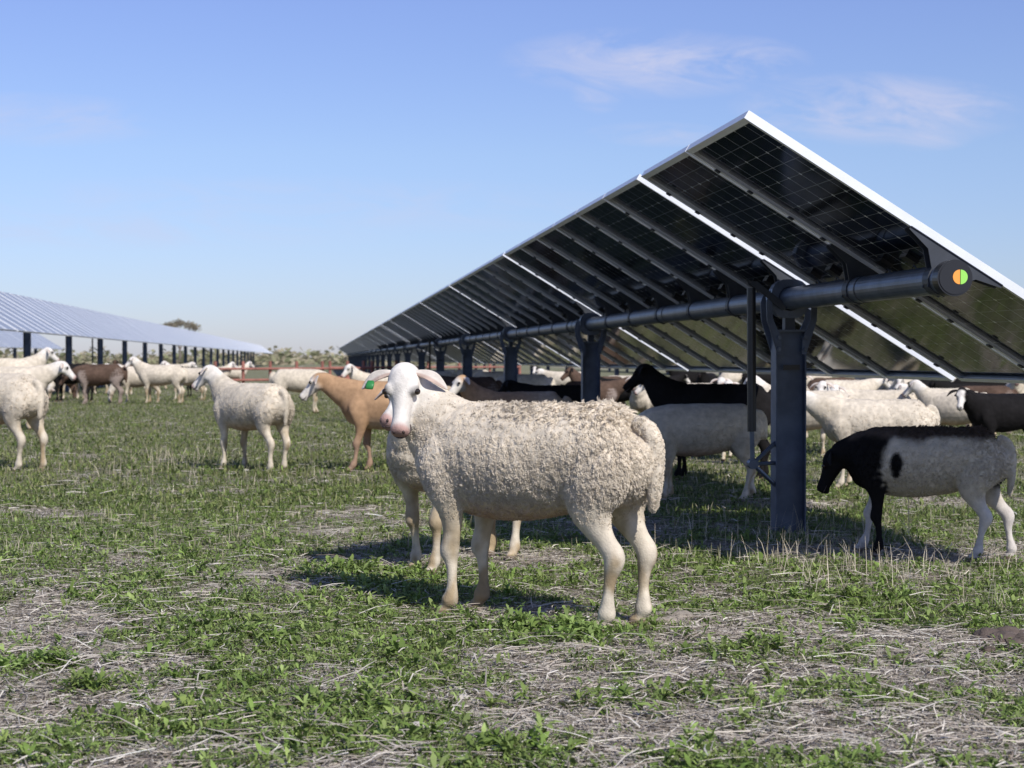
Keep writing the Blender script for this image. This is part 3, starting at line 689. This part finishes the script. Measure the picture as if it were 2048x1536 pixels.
X,Y=PX(180,235); branch(Vector((X,Y,-.2)),Vector((0,0,1)),2.5,.22,4)
tr=tb.build('bare_tree'); fs_=Strips()
for t in tips: foliage(fs_,tuple(t),(.7,.7,.5),16,.25,[(.22,.18,.14),(.18,.17,.11)])
fo=fs_.build('twigs',M_straw); fo.parent=tr
# ---------------- light
sv=Vector((.55,-1.2,1.2)).normalized()
sd=bpy.data.lights.new('sun','SUN'); sd.energy=5.0; sd.angle=math.radians(.53); sd.color=(1,.965,.91)
so=bpy.data.objects.new('sun',sd); so.rotation_euler=sv.to_track_quat('Z','Y').to_euler(); sc.collection.objects.link(so)
w=bpy.data.worlds.new('World'); sc.world=w; w.use_nodes=True; nt=w.node_tree; N=nt.nodes.new; L=nt.links.new
bg=nt.nodes['Background']; bg.inputs['Strength'].default_value=.145
sky=N('ShaderNodeTexSky'); sky.sky_type='NISHITA'; sky.sun_disc=False; sky.sun_elevation=math.asin(sv.z); sky.sun_rotation=math.atan2(sv.x,sv.y)
sky.air_density=1.0; sky.dust_density=0.25; sky.ozone_density=2.5
tc=N('ShaderNodeTexCoord'); sp=N('ShaderNodeSeparateXYZ'); L(tc.outputs['Generated'],sp.inputs[0])
def mt(op,a,b_=None,c=None,clamp=False):
    x=N('ShaderNodeMath'); x.operation=op; x.use_clamp=clamp
    for i,q in enumerate((a,b_,c)):
        if q is None: continue
        if isinstance(q,(int,float)): x.inputs[i].default_value=q
        else: L(q,x.inputs[i])
    return x.outputs[0]
yy=mt('MAXIMUM',sp.outputs[1],.05); u=mt('DIVIDE',sp.outputs[0],yy); v=mt('DIVIDE',sp.outputs[2],yy)
cb=N('ShaderNodeCombineXYZ'); L(mt('MULTIPLY',mt('ADD',u,mt('MULTIPLY',v,.6)),9),cb.inputs[0]); L(mt('MULTIPLY',v,30),cb.inputs[1])
nz=N('ShaderNodeTexNoise'); L(cb.outputs[0],nz.inputs['Vector']); nz.inputs['Scale'].default_value=1.3; nz.inputs['Detail'].default_value=9; nz.inputs['Roughness'].default_value=.66; nz.inputs['Distortion'].default_value=1.3
tot=None
for px,py,rx,ry,am in((650,64,160,38,1.05),(598,88,32,28,.95),(740,62,80,28,.9),(880,110,165,40,1.1),(925,132,60,22,.85),(30,120,150,28,.6),(660,135,80,14,.6),(330,205,420,30,.4),(120,230,300,22,.45)):
    X,Y=W((px-512)/F,1); u0=X/Y; v0=(HY-py)/F/Y
    e=mt('ADD',mt('POWER',mt('ABSOLUTE',mt('DIVIDE',mt('SUBTRACT',u,u0),rx/F)),2),mt('POWER',mt('ABSOLUTE',mt('DIVIDE',mt('SUBTRACT',v,v0),ry/F)),2))
    f=mt('MULTIPLY',mt('SUBTRACT',1,e,clamp=True),am); tot=f if tot is None else mt('MAXIMUM',tot,f)
cf=mt('MULTIPLY',tot,mt('MULTIPLY',mt('SUBTRACT',nz.outputs['Fac'],.37),3.8,clamp=True),clamp=True)
el=mt('DIVIDE',sp.outputs[2],.35,clamp=True)
tr_=N('ShaderNodeValToRGB'); L(el,tr_.inputs[0]); e=tr_.color_ramp.elements
stops=[(0,(.49,.525,.78)),(.10,(.53,.57,.81)),(.36,(.69,.69,.86)),(.62,(.76,.72,.95)),(1,(.79,.74,.97))]
while len(e)<len(stops): e.new(.5)
for i,(p_,c_) in enumerate(stops): e[i].position=p_; e[i].color=(*c_,1)
tint=N('ShaderNodeMix'); tint.data_type='RGBA'; tint.blend_type='MULTIPLY'; tint.inputs[0].default_value=1; L(sky.outputs[0],tint.inputs[6]); L(tr_.outputs[0],tint.inputs[7])
mx=N('ShaderNodeMix'); mx.data_type='RGBA'; L(mt('MULTIPLY',cf,.72),mx.inputs[0]); L(tint.outputs[2],mx.inputs[6]); mx.inputs[7].default_value=(4.2,4.4,5.8,1)
L(mx.outputs[2],bg.inputs['Color'])
# ---------------- camera
cd=bpy.data.cameras.new('camera'); cam=bpy.data.objects.new('camera',cd); sc.collection.objects.link(cam); sc.camera=cam
cd.sensor_width=36; cd.lens=F/1024*36; cd.clip_end=8000; cd.clip_start=.05
cam.location=(0,0,H); cam.rotation_euler=(math.radians(90)-math.atan((384-HY)/F),0,-TH)
cd.dof.use_dof=True; cd.dof.focus_distance=6.7; cd.dof.aperture_fstop=5.6
sc.view_settings.view_transform='Standard'; sc.view_settings.look='None'; sc.view_settings.exposure=0
